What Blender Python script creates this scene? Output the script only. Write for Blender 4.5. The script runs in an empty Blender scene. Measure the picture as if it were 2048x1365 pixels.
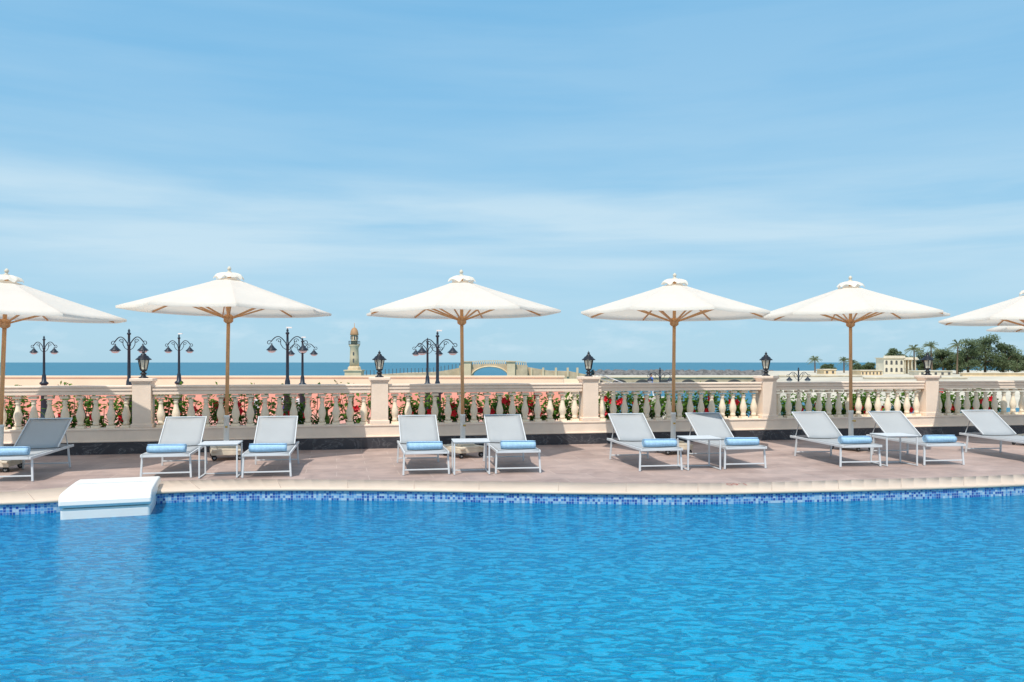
import bpy, math, random
from mathutils import Vector, Matrix
from mathutils import noise as mnoise
R = math.radians
random.seed(7)
H = 1.64; F = 1650.0
S = bpy.context.scene; C = S.collection
ORD = ['leftmost', 'second from the left', 'third from the left', 'fourth from the left', 'fifth from the left']

def gp(px, py, z=0.0):
    Y = F * (H - z) / (py - 725.0)
    return Vector(((px - 1024) * Y / F, Y, z))
def at(px, Y, z=0.0): return Vector(((px - 1024) * Y / F, Y, z))
def zy(py, Y): return H - (py - 725.0) * Y / F

# ------------------------------------------------------------------ materials
def N(nt, typ, **kw):
    n = nt.nodes.new(typ)
    for k, v in kw.items(): setattr(n, k, v)
    return n
def L(nt, a, b): nt.links.new(a, b)
def base_mat(name):
    m = bpy.data.materials.new(name); m.use_nodes = True
    return m, m.node_tree, m.node_tree.nodes['Principled BSDF']
def mix_rgb(nt, fac, a, b, blend='MIX'):
    n = N(nt, 'ShaderNodeMix', data_type='RGBA', blend_type=blend)
    for sock, v in ((n.inputs[0], fac), (n.inputs[6], a), (n.inputs[7], b)):
        if hasattr(v, 'is_output'): L(nt, v, sock)
        elif isinstance(v, (int, float)): sock.default_value = v
        else: sock.default_value = (*v[:3], 1)
    return n.outputs[2]
def math_n(nt, op, a, b=0.0, c=None, clamp=False):
    n = N(nt, 'ShaderNodeMath', operation=op, use_clamp=clamp)
    for i, v in enumerate((a, b, c)):
        if v is None: continue
        if hasattr(v, 'is_output'): L(nt, v, n.inputs[i])
        else: n.inputs[i].default_value = v
    return n.outputs[0]
def ramp(nt, fac, stops, interp='LINEAR'):
    n = N(nt, 'ShaderNodeValToRGB'); cr = n.color_ramp; cr.interpolation = interp
    while len(cr.elements) < len(stops): cr.elements.new(0.5)
    for e, (p, c) in zip(cr.elements, stops):
        e.position = p; e.color = (*c[:3], 1) if not isinstance(c, (int, float)) else (c, c, c, 1)
    if fac is not None: L(nt, fac, n.inputs[0])
    return n.outputs[0]
def noise_n(nt, vec, scale, detail=4, rough=.55, dist=0.0):
    n = N(nt, 'ShaderNodeTexNoise'); n.inputs['Scale'].default_value = scale
    n.inputs['Detail'].default_value = detail; n.inputs['Roughness'].default_value = rough
    n.inputs['Distortion'].default_value = dist
    if vec is not None: L(nt, vec, n.inputs['Vector'])
    return n.outputs[0]
def coords(nt, kind='Object', scale=(1, 1, 1), rot=(0, 0, 0)):
    t = N(nt, 'ShaderNodeTexCoord'); mp = N(nt, 'ShaderNodeMapping')
    mp.inputs['Scale'].default_value = scale; mp.inputs['Rotation'].default_value = rot
    L(nt, t.outputs[kind], mp.inputs['Vector']); return mp.outputs[0]
def bump_n(nt, h, strength=.3, dist=.02):
    b = N(nt, 'ShaderNodeBump'); b.inputs['Strength'].default_value = strength; b.inputs['Distance'].default_value = dist
    L(nt, h, b.inputs['Height']); return b.outputs[0]
def simple(name, col, rough=.6, metal=0., amt=.12, scale=6., bscale=60., bstr=.15, spec=.4, stretch=(1, 1, 1)):
    m, nt, p = base_mat(name)
    v = coords(nt, 'Object', stretch)
    n1 = noise_n(nt, v, scale, 5, .6)
    a = [max(0, c * (1 - amt)) for c in col]; b = [min(1, c * (1 + amt)) for c in col]
    L(nt, ramp(nt, n1, [(.3, a), (.7, b)]), p.inputs['Base Color'])
    if bstr: L(nt, bump_n(nt, noise_n(nt, v, bscale, 3), bstr, .01), p.inputs['Normal'])
    p.inputs['Roughness'].default_value = rough; p.inputs['Metallic'].default_value = metal
    p.inputs['Specular IOR Level'].default_value = spec
    return m

M = {}
M['stone'] = simple('cream_stone', (.89, .72, .58), .75, amt=.08, scale=2.5, bscale=40, bstr=.2)
M['baluster'] = simple('baluster_stone', (.91, .77, .59), .7, amt=.08, scale=5, bscale=50, bstr=.2)
M['coping'] = simple('coping_stone', (.72, .57, .44), .6, amt=.10, scale=1.3, bscale=25, bstr=.15)
M['white_metal'] = simple('white_painted_metal', (.66, .68, .69), .4, amt=.03, bstr=0)
M['steel'] = simple('grey_metal', (.52, .54, .55), .35, .4, amt=.05, bstr=0)
M['black'] = simple('black_painted_iron', (.018, .028, .042), .4, amt=.2, bstr=.1)
M['black2'] = simple('black_lantern_iron', (.012, .014, .02), .35, amt=.2, bstr=.05)
M['glass'] = simple('frosted_lantern_glass', (.80, .76, .62), .25, amt=.06, bstr=0)
M['lampglass'] = simple('pale_lamp_glass', (.62, .68, .70), .3, amt=.06, bstr=0)
M['plastic'] = simple('white_plastic', (.92, .89, .82), .35, amt=.03, scale=2, bstr=.02)
M['cream_paint'] = simple('cream_painted_wood', (.72, .62, .48), .6, amt=.12, scale=7, bstr=.2)
M['tube_white'] = simple('white_tube', (.78, .76, .70), .4, amt=.06, bstr=0)
M['rubber'] = simple('dark_rubber', (.03, .03, .03), .7, bstr=0)
M['brass'] = simple('brass', (.6, .4, .1), .4, .7, bstr=0)
M['towel'] = simple('light_blue_terry', (.45, .68, .88), .95, amt=.10, scale=30, bscale=260, bstr=.9, spec=.1)
M['pinkpave'] = simple('pink_paving', (.70, .33, .25), .8, amt=.16, scale=.8, bscale=5, bstr=.2)
M['pinkwall'] = simple('salmon_render', (.80, .38, .29), .85, amt=.15, scale=.7, bscale=5, bstr=.2)
M['quay'] = simple('pale_quay', (.58, .53, .45), .8, amt=.15, scale=.4, bscale=5, bstr=.2)
M['creamwall'] = simple('cream_render', (.86, .74, .53), .8, amt=.05, scale=.5, bscale=6, bstr=.15)
M['sand'] = simple('sand', (.62, .55, .43), .9, amt=.2, scale=.12, bscale=1, bstr=.3)
M['rock'] = simple('dark_breakwater_rock', (.17, .16, .15), .9, amt=.5, scale=.8, bscale=2, bstr=.8)
M['farstone'] = simple('sandstone_far', (.58, .44, .28), .85, amt=.2, scale=.9, bscale=4, bstr=.4)
M['farlight'] = simple('pale_sandstone_far', (.76, .58, .36), .85, amt=.12, scale=.8, bscale=4, bstr=.3)
M['palewall'] = simple('pale_shore_wall', (.74, .66, .52), .85, amt=.15, scale=.8, bscale=4, bstr=.3)
M['terracotta'] = simple('terracotta_dome', (.52, .28, .13), .6, amt=.15, scale=1.5, bstr=.1)
M['dark'] = simple('dark_opening', (.10, .10, .10), .4, bstr=0)
M['villa'] = simple('villa_cream', (.78, .70, .54), .8, amt=.10, scale=.6, bstr=.1)
M['soil'] = simple('soil', (.10, .07, .05), .95, amt=.4, bstr=.5)
M['trunk'] = simple('bark', (.16, .11, .07), .9, amt=.3, bscale=20, bstr=.6)
M['red'] = simple('hibiscus_red', (.75, .015, .03), .55, amt=.2, bstr=0)
M['redtext'] = simple('faded_red_paint', (.52, .20, .16), .7, amt=.15, scale=40, bstr=0)
M['skin'] = simple('skin', (.42, .25, .17), .6, amt=.05, bstr=0)
M['hair'] = simple('hair', (.02, .015, .012), .6, bstr=0)
M['cloth_white'] = simple('white_cloth', (.75, .75, .76), .9, bstr=0)
M['cloth_blue'] = simple('blue_cloth', (.04, .12, .5), .9, bstr=0)
M['cloth_dark'] = simple('dark_cloth', (.03, .035, .06), .9, bstr=0)

def foliage(name, c1, c2, scale=4., tf=2.2, fac=.28):
    m, nt, p = base_mat(name)
    n1 = noise_n(nt, coords(nt), scale, 3)
    L(nt, ramp(nt, n1, [(.3, c1), (.7, c2)]), p.inputs['Base Color'])
    p.inputs['Roughness'].default_value = .6; p.inputs['Specular IOR Level'].default_value = .25
    tr = N(nt, 'ShaderNodeBsdfTranslucent'); tr.inputs[0].default_value = (*[min(1, c * tf) for c in c2], 1)
    mx = N(nt, 'ShaderNodeMixShader'); mx.inputs[0].default_value = fac
    out = nt.nodes['Material Output']
    L(nt, p.outputs[0], mx.inputs[1]); L(nt, tr.outputs[0], mx.inputs[2]); L(nt, mx.outputs[0], out.inputs[0])
    return m
M['leaf'] = foliage('hibiscus_leaf', (.035, .11, .012), (.16, .29, .035), 7, 1.8, .24)
M['leaf_palm'] = foliage('palm_leaf', (.05, .10, .025), (.15, .22, .05), 3)
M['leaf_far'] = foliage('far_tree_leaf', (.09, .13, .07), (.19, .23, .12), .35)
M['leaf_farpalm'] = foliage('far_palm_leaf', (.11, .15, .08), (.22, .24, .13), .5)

m, nt, p = base_mat('honey_wood'); M['wood'] = m
v = coords(nt, 'Object', (14, 14, 1.2))
L(nt, ramp(nt, noise_n(nt, v, 3, 5, .6, .4), [(.25, (.45, .19, .065)), (.6, (.66, .34, .14)), (.85, (.74, .43, .20))]), p.inputs['Base Color'])
p.inputs['Roughness'].default_value = .4
def fabric(name, col, tcol, fac, rough=.9, amt=.04, bs=.25):
    m, nt, p = base_mat(name)
    v = coords(nt)
    a = [c * (1 - amt) for c in col]; b = [min(1, c * (1 + amt)) for c in col]
    L(nt, ramp(nt, noise_n(nt, v, 3, 4), [(.3, a), (.7, b)]), p.inputs['Base Color'])
    L(nt, bump_n(nt, noise_n(nt, v, 5, 3), bs, .03), p.inputs['Normal'])
    p.inputs['Roughness'].default_value = rough; p.inputs['Specular IOR Level'].default_value = .15
    tr = N(nt, 'ShaderNodeBsdfTranslucent'); tr.inputs[0].default_value = (*tcol, 1)
    mx = N(nt, 'ShaderNodeMixShader'); mx.inputs[0].default_value = fac
    L(nt, p.outputs[0], mx.inputs[1]); L(nt, tr.outputs[0], mx.inputs[2]); L(nt, mx.outputs[0], nt.nodes['Material Output'].inputs[0])
    return m
M['canopy'] = fabric('canopy_fabric', (.95, .90, .80), (.98, .90, .76), .40, amt=.03)
M['sling'] = fabric('grey_mesh_sling', (.50, .52, .53), (.52, .53, .54), .22, bs=.1)
m, nt, p = base_mat('dark_marble'); M['marble'] = m
v = coords(nt, 'Object', (1, 1, 1.6))
n1 = noise_n(nt, v, 1.6, 5, .6, 1.5)
vein = math_n(nt, 'ABSOLUTE', math_n(nt, 'SUBTRACT', n1, .5))
c = ramp(nt, vein, [(0, (.16, .16, .17)), (.006, (.06, .06, .068)), (.05, (.042, .042, .05))])
L(nt, c, p.inputs['Base Color']); p.inputs['Roughness'].default_value = .25
m, nt, p = base_mat('deck_pavers'); M['deck'] = m
v = coords(nt, 'Object', (1, 1, 1), (0, 0, R(-12)))
br = N(nt, 'ShaderNodeTexBrick'); L(nt, v, br.inputs['Vector'])
br.inputs['Scale'].default_value = 1.0; br.inputs['Brick Width'].default_value = .9; br.inputs['Row Height'].default_value = .45
br.inputs['Mortar Size'].default_value = .007; br.inputs['Mortar Smooth'].default_value = .6; br.inputs['Bias'].default_value = -.1
br.inputs['Color1'].default_value = (.385, .285, .245, 1); br.inputs['Color2'].default_value = (.475, .36, .31, 1); br.inputs['Mortar'].default_value = (.54, .44, .38, 1)
nn = noise_n(nt, v, 2.2, 7, .65, .5)
col = mix_rgb(nt, .8, br.outputs['Color'], ramp(nt, nn, [(.3, (.70, .68, .69)), (.7, (1.22, 1.18, 1.17))]), 'MULTIPLY')
L(nt, col, p.inputs['Base Color']); p.inputs['Roughness'].default_value = .6
L(nt, bump_n(nt, noise_n(nt, v, 25, 5), .25, .01), p.inputs['Normal'])
m, nt, p = base_mat('blue_mosaic'); M['mosaic'] = m
t = N(nt, 'ShaderNodeTexCoord')
def vm(op, a, b=None, s=None):
    n = N(nt, 'ShaderNodeVectorMath', operation=op); L(nt, a, n.inputs[0])
    if b is not None: n.inputs[1].default_value = b
    if s is not None: n.inputs['Scale'].default_value = s
    return n.outputs[0]
sc = vm('SCALE', t.outputs['UV'], s=30.)
wn = N(nt, 'ShaderNodeTexWhiteNoise', noise_dimensions='3D'); L(nt, vm('FLOOR', sc), wn.inputs[0])
tile = ramp(nt, wn.outputs[0], [(0, (.025, .10, .38)), (.24, (.06, .23, .54)), (.46, (.15, .38, .64)), (.66, (.30, .51, .69)), (.88, (.46, .62, .73))], 'CONSTANT')
fr = vm('ABSOLUTE', vm('SUBTRACT', vm('FRACTION', sc), (.5, .5, .5)))
sx = N(nt, 'ShaderNodeSeparateXYZ'); L(nt, fr, sx.inputs[0])
g = math_n(nt, 'GREATER_THAN', math_n(nt, 'MAXIMUM', sx.outputs[0], sx.outputs[1]), .44)
L(nt, mix_rgb(nt, g, tile, (.42, .54, .64)), p.inputs['Base Color']); p.inputs['Roughness'].default_value = .15
# pool water
m, nt, p = base_mat('pool_water'); M['pool'] = m
v = coords(nt, 'Object', (1, 1.9, 1), (0, 0, R(7)))
wob = noise_n(nt, v, 1.6, 2, .5, .6)
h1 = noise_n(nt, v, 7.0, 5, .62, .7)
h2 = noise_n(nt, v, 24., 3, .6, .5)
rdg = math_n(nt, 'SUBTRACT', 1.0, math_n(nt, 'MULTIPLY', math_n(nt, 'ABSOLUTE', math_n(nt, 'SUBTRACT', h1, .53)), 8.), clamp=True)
caustic_paint = math_n(nt, 'POWER', rdg, 4.)
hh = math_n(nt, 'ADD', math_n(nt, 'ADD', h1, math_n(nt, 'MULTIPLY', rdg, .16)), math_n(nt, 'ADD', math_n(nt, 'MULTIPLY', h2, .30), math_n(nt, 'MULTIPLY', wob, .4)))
L(nt, bump_n(nt, hh, 1.0, .065), p.inputs['Normal'])
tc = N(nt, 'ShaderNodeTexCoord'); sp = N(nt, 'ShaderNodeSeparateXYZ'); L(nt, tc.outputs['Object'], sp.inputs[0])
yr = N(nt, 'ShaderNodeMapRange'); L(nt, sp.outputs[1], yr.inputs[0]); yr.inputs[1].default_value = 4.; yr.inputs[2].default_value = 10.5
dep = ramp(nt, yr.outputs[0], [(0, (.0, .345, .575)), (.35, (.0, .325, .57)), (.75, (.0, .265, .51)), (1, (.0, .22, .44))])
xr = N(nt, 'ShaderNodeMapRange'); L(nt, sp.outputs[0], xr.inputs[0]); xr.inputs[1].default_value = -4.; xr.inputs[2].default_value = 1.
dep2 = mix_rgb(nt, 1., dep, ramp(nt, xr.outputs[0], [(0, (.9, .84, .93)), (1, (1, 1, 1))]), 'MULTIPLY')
rip = mix_rgb(nt, 1., dep2, ramp(nt, h1, [(.30, (.7, .76, .86)), (.48, (1, .99, 1)), (.68, (1.0, 1.15, 1.08))]), 'MULTIPLY')  # ripple light and shade painted into the base colour, following the wave height
rip = mix_rgb(nt, math_n(nt, 'MULTIPLY', caustic_paint, .24), rip, (.10, .58, .76))  # pale caustic light lines painted into the water colour along the ridges
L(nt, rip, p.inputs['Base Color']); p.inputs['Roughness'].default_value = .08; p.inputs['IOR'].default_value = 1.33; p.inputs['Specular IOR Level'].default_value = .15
# sea
m, nt, p = base_mat('sea_water'); M['sea'] = m
v = coords(nt, 'Object', (.02, .06, 1))
L(nt, ramp(nt, noise_n(nt, v, 1.2, 6, .6, .3), [(.3, (.045, .17, .25)), (.7, (.075, .23, .31))]), p.inputs['Base Color'])
p.inputs['Roughness'].default_value = .55; p.inputs['Specular IOR Level'].default_value = .15
L(nt, bump_n(nt, noise_n(nt, coords(nt), .6, 4), .6, .5), p.inputs['Normal'])

# ------------------------------------------------------------------ mesh builder
class MB:
    def __init__(s): s.v = []; s.f = []; s.sm = []
    def add(s, vs, fs, sm=False, T=None):
        o = len(s.v)
        s.v += [tuple((T @ Vector(a)) if T is not None else a) for a in vs]
        s.f += [tuple(i + o for i in f) for f in fs]; s.sm += [sm] * len(fs); return s
    def box(s, c, d, T=None):
        x, y, z = c; a, b, e = d[0] / 2, d[1] / 2, d[2] / 2
        vs = [(x + i * a, y + j * b, z + k * e) for k in (-1, 1) for j in (-1, 1) for i in (-1, 1)]
        return s.add(vs, [(0, 2, 3, 1), (4, 5, 7, 6), (0, 1, 5, 4), (2, 6, 7, 3), (0, 4, 6, 2), (1, 3, 7, 5)], False, T)
    def bar(s, a, b, w, h, up=(0, 0, 1)):
        a = Vector(a); b = Vector(b); d = b - a; l = d.length; d.normalize()
        sx = d.cross(Vector(up))
        if sx.length < 1e-4: sx = d.cross(Vector((0, 1, 0)))
        sx.normalize(); uz = sx.cross(d)
        T = Matrix(((sx.x, d.x, uz.x, (a.x + b.x) / 2), (sx.y, d.y, uz.y, (a.y + b.y) / 2), (sx.z, d.z, uz.z, (a.z + b.z) / 2), (0, 0, 0, 1)))
        return s.box((0, 0, 0), (w, l, h), T)
    def tube(s, pts, r, n=8, cap=True):
        pts = [Vector(q) for q in pts]; rs = r if isinstance(r, (list, tuple)) else [r] * len(pts)
        vs = []; ref = None
        for i, q in enumerate(pts):
            d = (pts[min(i + 1, len(pts) - 1)] - pts[max(i - 1, 0)]).normalized()
            if ref is None: ref = Vector((0, 0, 1)) if abs(d.z) < .9 else Vector((1, 0, 0))
            x = d.cross(ref).normalized(); y = x.cross(d).normalized(); ref = y
            for k in range(n):
                a = 2 * math.pi * k / n
                vs.append(tuple(q + (x * math.cos(a) + y * math.sin(a)) * rs[i]))
        fs = [(i * n + k, i * n + (k + 1) % n, (i + 1) * n + (k + 1) % n, (i + 1) * n + k) for i in range(len(pts) - 1) for k in range(n)]
        s.add(vs, fs, True)
        if cap:
            o = len(s.v) - len(vs)
            s.f += [tuple(o + k for k in range(n)), tuple(o + len(vs) - n + k for k in reversed(range(n)))]; s.sm += [False, False]
        return s
    def lathe(s, prof, c=(0, 0, 0), n=20, sm=True, T=None, ph=0.):
        vs = []
        for r, z in prof:
            for k in range(n):
                a = ph + 2 * math.pi * k / n
                vs.append((c[0] + r * math.cos(a), c[1] + r * math.sin(a), c[2] + z))
        m_ = len(prof)
        fs = [(i * n + k, i * n + (k + 1) % n, (i + 1) * n + (k + 1) % n, (i + 1) * n + k) for i in range(m_ - 1) for k in range(n)]
        s.add(vs, fs, sm, T)
        o = len(s.v) - len(vs)
        s.f += [tuple(o + k for k in reversed(range(n))), tuple(o + (m_ - 1) * n + k for k in range(n))]; s.sm += [False, False]
        return s
    def extr(s, poly, x0, x1, axis='x', T=None):
        n = len(poly)
        if axis == 'x': vs = [(x0, a, b) for a, b in poly] + [(x1, a, b) for a, b in poly]
        elif axis == 'z': vs = [(a, b, x0) for a, b in poly] + [(a, b, x1) for a, b in poly]
        else: vs = [(a, x0, b) for a, b in poly] + [(a, x1, b) for a, b in poly]
        fs = [tuple(range(n)), tuple(reversed(range(n, 2 * n)))] + [(i, i + n, (i + 1) % n + n, (i + 1) % n) for i in range(n)]
        return s.add(vs, fs, False, T)
    def span(s, xs, top, bot, y0, y1, T=None):
        vs = []
        for x, a, b in zip(xs, top, bot): vs += [(x, y0, b), (x, y0, a), (x, y1, a), (x, y1, b)]
        fs = []
        for i in range(len(xs) - 1):
            o = 4 * i; q = o + 4
            fs += [(o, q, q + 1, o + 1), (o + 1, q + 1, q + 2, o + 2), (o + 2, q + 2, q + 3, o + 3), (o + 3, q + 3, q, o)]
        fs += [(0, 1, 2, 3), tuple(len(vs) - 1 - k for k in range(4))]
        return s.add(vs, fs, False, T)
    def build(s, name, mat, parent=None, bevel=0., uv=None, seg=2):
        me = bpy.data.meshes.new(name); me.from_pydata(s.v, [], s.f)
        me.polygons.foreach_set('use_smooth', s.sm)
        me.materials.append(mat)
        if uv:
            ul = me.uv_layers.new(name='UVMap')
            for lp in me.loops: ul.data[lp.index].uv = uv[lp.vertex_index]
        me.update()
        o = bpy.data.objects.new(name, me); C.objects.link(o)
        if parent is not None: o.parent = parent
        if bevel:
            b = o.modifiers.new('Bevel', 'BEVEL'); b.width = bevel; b.segments = seg; b.limit_method = 'ANGLE'; b.angle_limit = R(40)
        return o
def tag(o, label=None, cat=None, group=None, kind=None):
    if label: o['label'] = label
    if cat: o['category'] = cat
    if group: o['group'] = group
    if kind: o['kind'] = kind
    return o
def empty(name, loc, rz=0., label=None, cat=None, group=None):
    o = bpy.data.objects.new(name, None); C.objects.link(o); o.location = loc; o.rotation_euler = (0, 0, rz); o.empty_display_size = .2
    return tag(o, label, cat, group)
def copy_tree(o, parent=None):
    c = o.copy(); C.objects.link(c)
    if parent is not None: c.parent = parent
    for ch in list(KIDS(o)): copy_tree(ch, c)
    return c
def KIDS(o): return [k for k in bpy.data.objects if k.parent == o]
def struct(o, label=None, cat=None): return tag(o, label, cat, kind='structure')

# ------------------------------------------------------------------ sea and grounds
s_ = 14000.
struct(MB().add([(-s_, -300, -4.2), (s_, -300, -4.2), (s_, s_ * 1.5, -4.2), (-s_, s_ * 1.5, -4.2)], [(0, 1, 2, 3)]).build('sea', M['sea']), 'calm teal sea stretching to the horizon', 'sea')

edge_px = [(0, 1003), (80, 1001), (150, 995), (235, 987), (320, 981), (420, 978), (520, 976), (700, 976), (860, 978), (1024, 981), (1180, 983), (1300, 984), (1420, 984), (1540, 981), (1680, 978), (1800, 975), (1930, 971), (2048, 967)]
rear_px = [(0, 985), (60, 981), (120, 976), (210, 968), (290, 963), (400, 960), (510, 959), (700, 960), (860, 962), (1024, 964), (1180, 966), (1300, 967), (1420, 967), (1540, 965), (1680, 961), (1800, 958), (1930, 954), (2048, 950)]
E = [Vector((-16, 8.2, 0)), Vector((-11, 8.6, 0)), Vector((-8, 9.15, 0))] + [gp(a, b) for a, b in edge_px] + [Vector((8.6, 11.7, 0)), Vector((11, 12.4, 0)), Vector((16, 13.6, 0))]
B = [Vector((-16, 8.9, 0)), Vector((-11, 9.35, 0)), Vector((-8.2, 9.9, 0))] + [gp(a, b) for a, b in rear_px] + [Vector((8.9, 12.55, 0)), Vector((11.2, 13.2, 0)), Vector((16, 14.4, 0))]
def cr(P, n=5):
    out = []
    for i in range(len(P) - 1):
        p0, p1, p2, p3 = P[max(i - 1, 0)], P[i], P[i + 1], P[min(i + 2, len(P) - 1)]
        for k in range(n):
            t = k / n
            out.append(.5 * ((2 * p1) + (p2 - p0) * t + (2 * p0 - 5 * p1 + 4 * p2 - p3) * t * t + (3 * p1 - p0 - 3 * p2 + p3) * t ** 3))
    out.append(P[-1].copy()); return out
Es, Bs = cr(E), cr(B)
def smooth(P, it=12):
    for _ in range(it):
        P = [P[0]] + [(P[i - 1] + P[i] * 2 + P[i + 1]) / 4 for i in range(1, len(P) - 1)] + [P[-1]]
    return P
Es, Bs = smooth(Es), smooth(Bs)
WL = -.165
vs = []; fs = []
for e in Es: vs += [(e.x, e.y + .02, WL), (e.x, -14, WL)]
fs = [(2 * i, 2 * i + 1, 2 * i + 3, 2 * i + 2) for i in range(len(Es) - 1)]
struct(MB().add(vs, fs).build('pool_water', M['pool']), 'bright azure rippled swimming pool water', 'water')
uvs = []; vs = []; d = 0
for i, e in enumerate(Es):
    if i: d += (e - Es[i - 1]).length
    for z in (-.03, -.6): vs.append((e.x, e.y + .012, z)); uvs.append((d, z + .002))
struct(MB().add(vs, [(2 * i, 2 * i + 1, 2 * i + 3, 2 * i + 2) for i in range(len(Es) - 1)]).build('pool_wall', M['mosaic'], uv=uvs), 'band of blue and white mosaic tiles along the pool edge', 'pool wall')
mb = MB()
for i in range(len(Es) - 1):
    a, b, c, d_ = Es[i], Es[i + 1], Bs[i], Bs[i + 1]
    da = (c - a).normalized(); db = (d_ - b).normalized()
    def row(p, q, dr): return [p + dr * .02 + Vector((0, 0, -.05)), p - dr * .012 + Vector((0, 0, -.042)), p - dr * .02 + Vector((0, 0, -.025)), p - dr * .012 + Vector((0, 0, -.006)), p + dr * .01 + Vector((0, 0, .002)), q + Vector((0, 0, .002)), q + Vector((0, 0, -.05))]
    r1, r2 = row(a, c, da), row(b, d_, db); n = len(r1)
    mb.add([tuple(q) for q in r1 + r2], [(k, k + 1, k + 1 + n, k + n) for k in range(n - 1)], True)
coping = struct(mb.build('coping', M['coping']), 'pale peach stone coping around the pool edge', 'coping')
jm = MB(); acc = 0
for i in range(1, len(Es)):
    acc += (Es[i] - Es[i - 1]).length
    if acc > .85:
        acc = 0; a, c = Es[i], Bs[i]; jm.bar(a + Vector((0, 0, .0025)), c + Vector((0, 0, .0025)), .008, .003)
jm.build('joint', simple('coping_joint', (.50, .39, .31), .9, bstr=0), coping)
cu = bpy.data.curves.new('depth_marking', 'FONT'); cu.body = '1.60'; cu.size = .15; cu.align_x = 'CENTER'; cu.extrude = .0005
tmp = bpy.data.objects.new('tmp', cu); C.objects.link(tmp)
bpy.context.view_layer.update()
me = bpy.data.meshes.new_from_object(tmp.evaluated_get(bpy.context.evaluated_depsgraph_get()))
C.objects.unlink(tmp); bpy.data.objects.remove(tmp)
me.materials.clear(); me.materials.append(M['redtext'])
dm = bpy.data.objects.new('depth_marking', me); C.objects.link(dm); dm.parent = coping
q = gp(1471, 968); dm.location = (q.x, q.y, .0045); dm.rotation_euler = (0, 0, R(181)); dm.scale = (1.15, 1.5, 1)
TH = R(12.0); U = Vector((math.cos(TH), math.sin(TH), 0)); Nn = Vector((-math.sin(TH), math.cos(TH), 0))
A0 = Vector((-6.68, 14.87, 0))
def W(s, n=0., z=0.): return A0 + U * s + Nn * n + Vector((0, 0, z))
vs = []
for c in Bs:
    s0 = (c - A0).dot(U); w = W(s0, .1); vs += [(c.x, c.y - .03, -.004), (w.x, w.y, -.004)]
struct(MB().add(vs, [(2 * i, 2 * i + 1, 2 * i + 3, 2 * i + 2) for i in range(len(Bs) - 1)]).build('deck', M['deck']), 'pinkish brown stone paved pool deck', 'deck')

# ------------------------------------------------------------------ low wall
lw = empty('low_wall', W(-9), TH, 'long low wall of dark veined marble with a cream stone course carrying the balustrade', 'wall')
MB().box((16, .12, .10), (32, .32, .22)).build('marble_facing', M['marble'], lw, .006)
MB().box((16, .17, .32), (32, .38, .20)).box((16, .165, .436), (32, .40, .034)).box((16, .165, .226), (32, .43, .028)).build('stone_course', M['stone'], lw, .008)
posts = [-4.15, 0, 4.25, 8.46, 12.41, 16.36, 20.35]
def make_pillar():
    t = empty('balustrade_pillar', (0, 0, 0))
    MB().box((0, 0, .88), (.32, .32, .76)).build('shaft', M['stone'], t, .008)
    MB().box((0, 0, .49), (.37, .37, .075)).build('pillar_base', M['stone'], t, .012)
    MB().box((0, 0, 1.275), (.355, .355, .03)).box((0, 0, 1.32), (.40, .40, .06)).build('cap', M['stone'], t, .012)
    return t
def make_lantern():
    t = empty('pillar_lantern', (0, 0, 0))
    MB().lathe([(.085, 0), (.085, .015), (.05, .03), (.035, .06), (.055, .075), (.06, .09), (.035, .105), (.03, .12), (.06, .14), (.062, .15)], n=16).build('stem', M['black2'], t)
    MB().lathe([(.052, .152), (.088, .33)], n=6, sm=False).build('glass', M['glass'], t)
    f = MB()
    for k in range(6):
        a = k * math.pi / 3
        f.bar((.057 * math.cos(a), .057 * math.sin(a), .15), (.094 * math.cos(a), .094 * math.sin(a), .335), .013, .013)
    f.lathe([(.064, .145), (.064, .16)], n=6, sm=False)
    f.build('cage', M['black2'], t)
    MB().lathe([(.135, .332), (.14, .342), (.13, .352), (.10, .375), (.085, .40), (.05, .42), (.045, .44), (.02, .455), (.028, .475), (.02, .49), (.006, .505), (.003, .525)], n=18).build('roof', M['black2'], t)
    return t
pil0 = make_pillar(); lan0 = make_lantern()
for i, s0 in enumerate(posts[1:6]):
    t = pil0 if i == 0 else copy_tree(pil0)
    t.location = W(s0, .17); t.rotation_euler.z = TH
    tag(t, 'cream stone balustrade pillar, %s, with a black lantern on top' % ORD[i], 'pillar', 'cream pillars of the balustrade')
    t = lan0 if i == 0 else copy_tree(lan0)
    t.location = W(s0, .17, 1.35); t.rotation_euler.z = TH + R(random.uniform(-8, 8))
    tag(t, 'small black lantern with frosted glass on the %s balustrade pillar' % ORD[i], 'lantern', 'black lanterns on the pillars')
bp = [(.085, 0), (.085, .045), (.058, .05), (.056, .07), (.066, .085), (.050, .10), (.055, .13), (.073, .18), (.079, .225), (.072, .27), (.050, .34), (.039, .40), (.035, .43), (.048, .445), (.051, .46), (.039, .475), (.045, .495), (.066, .515), (.085, .525), (.085, .58)]
balmesh = None
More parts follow.
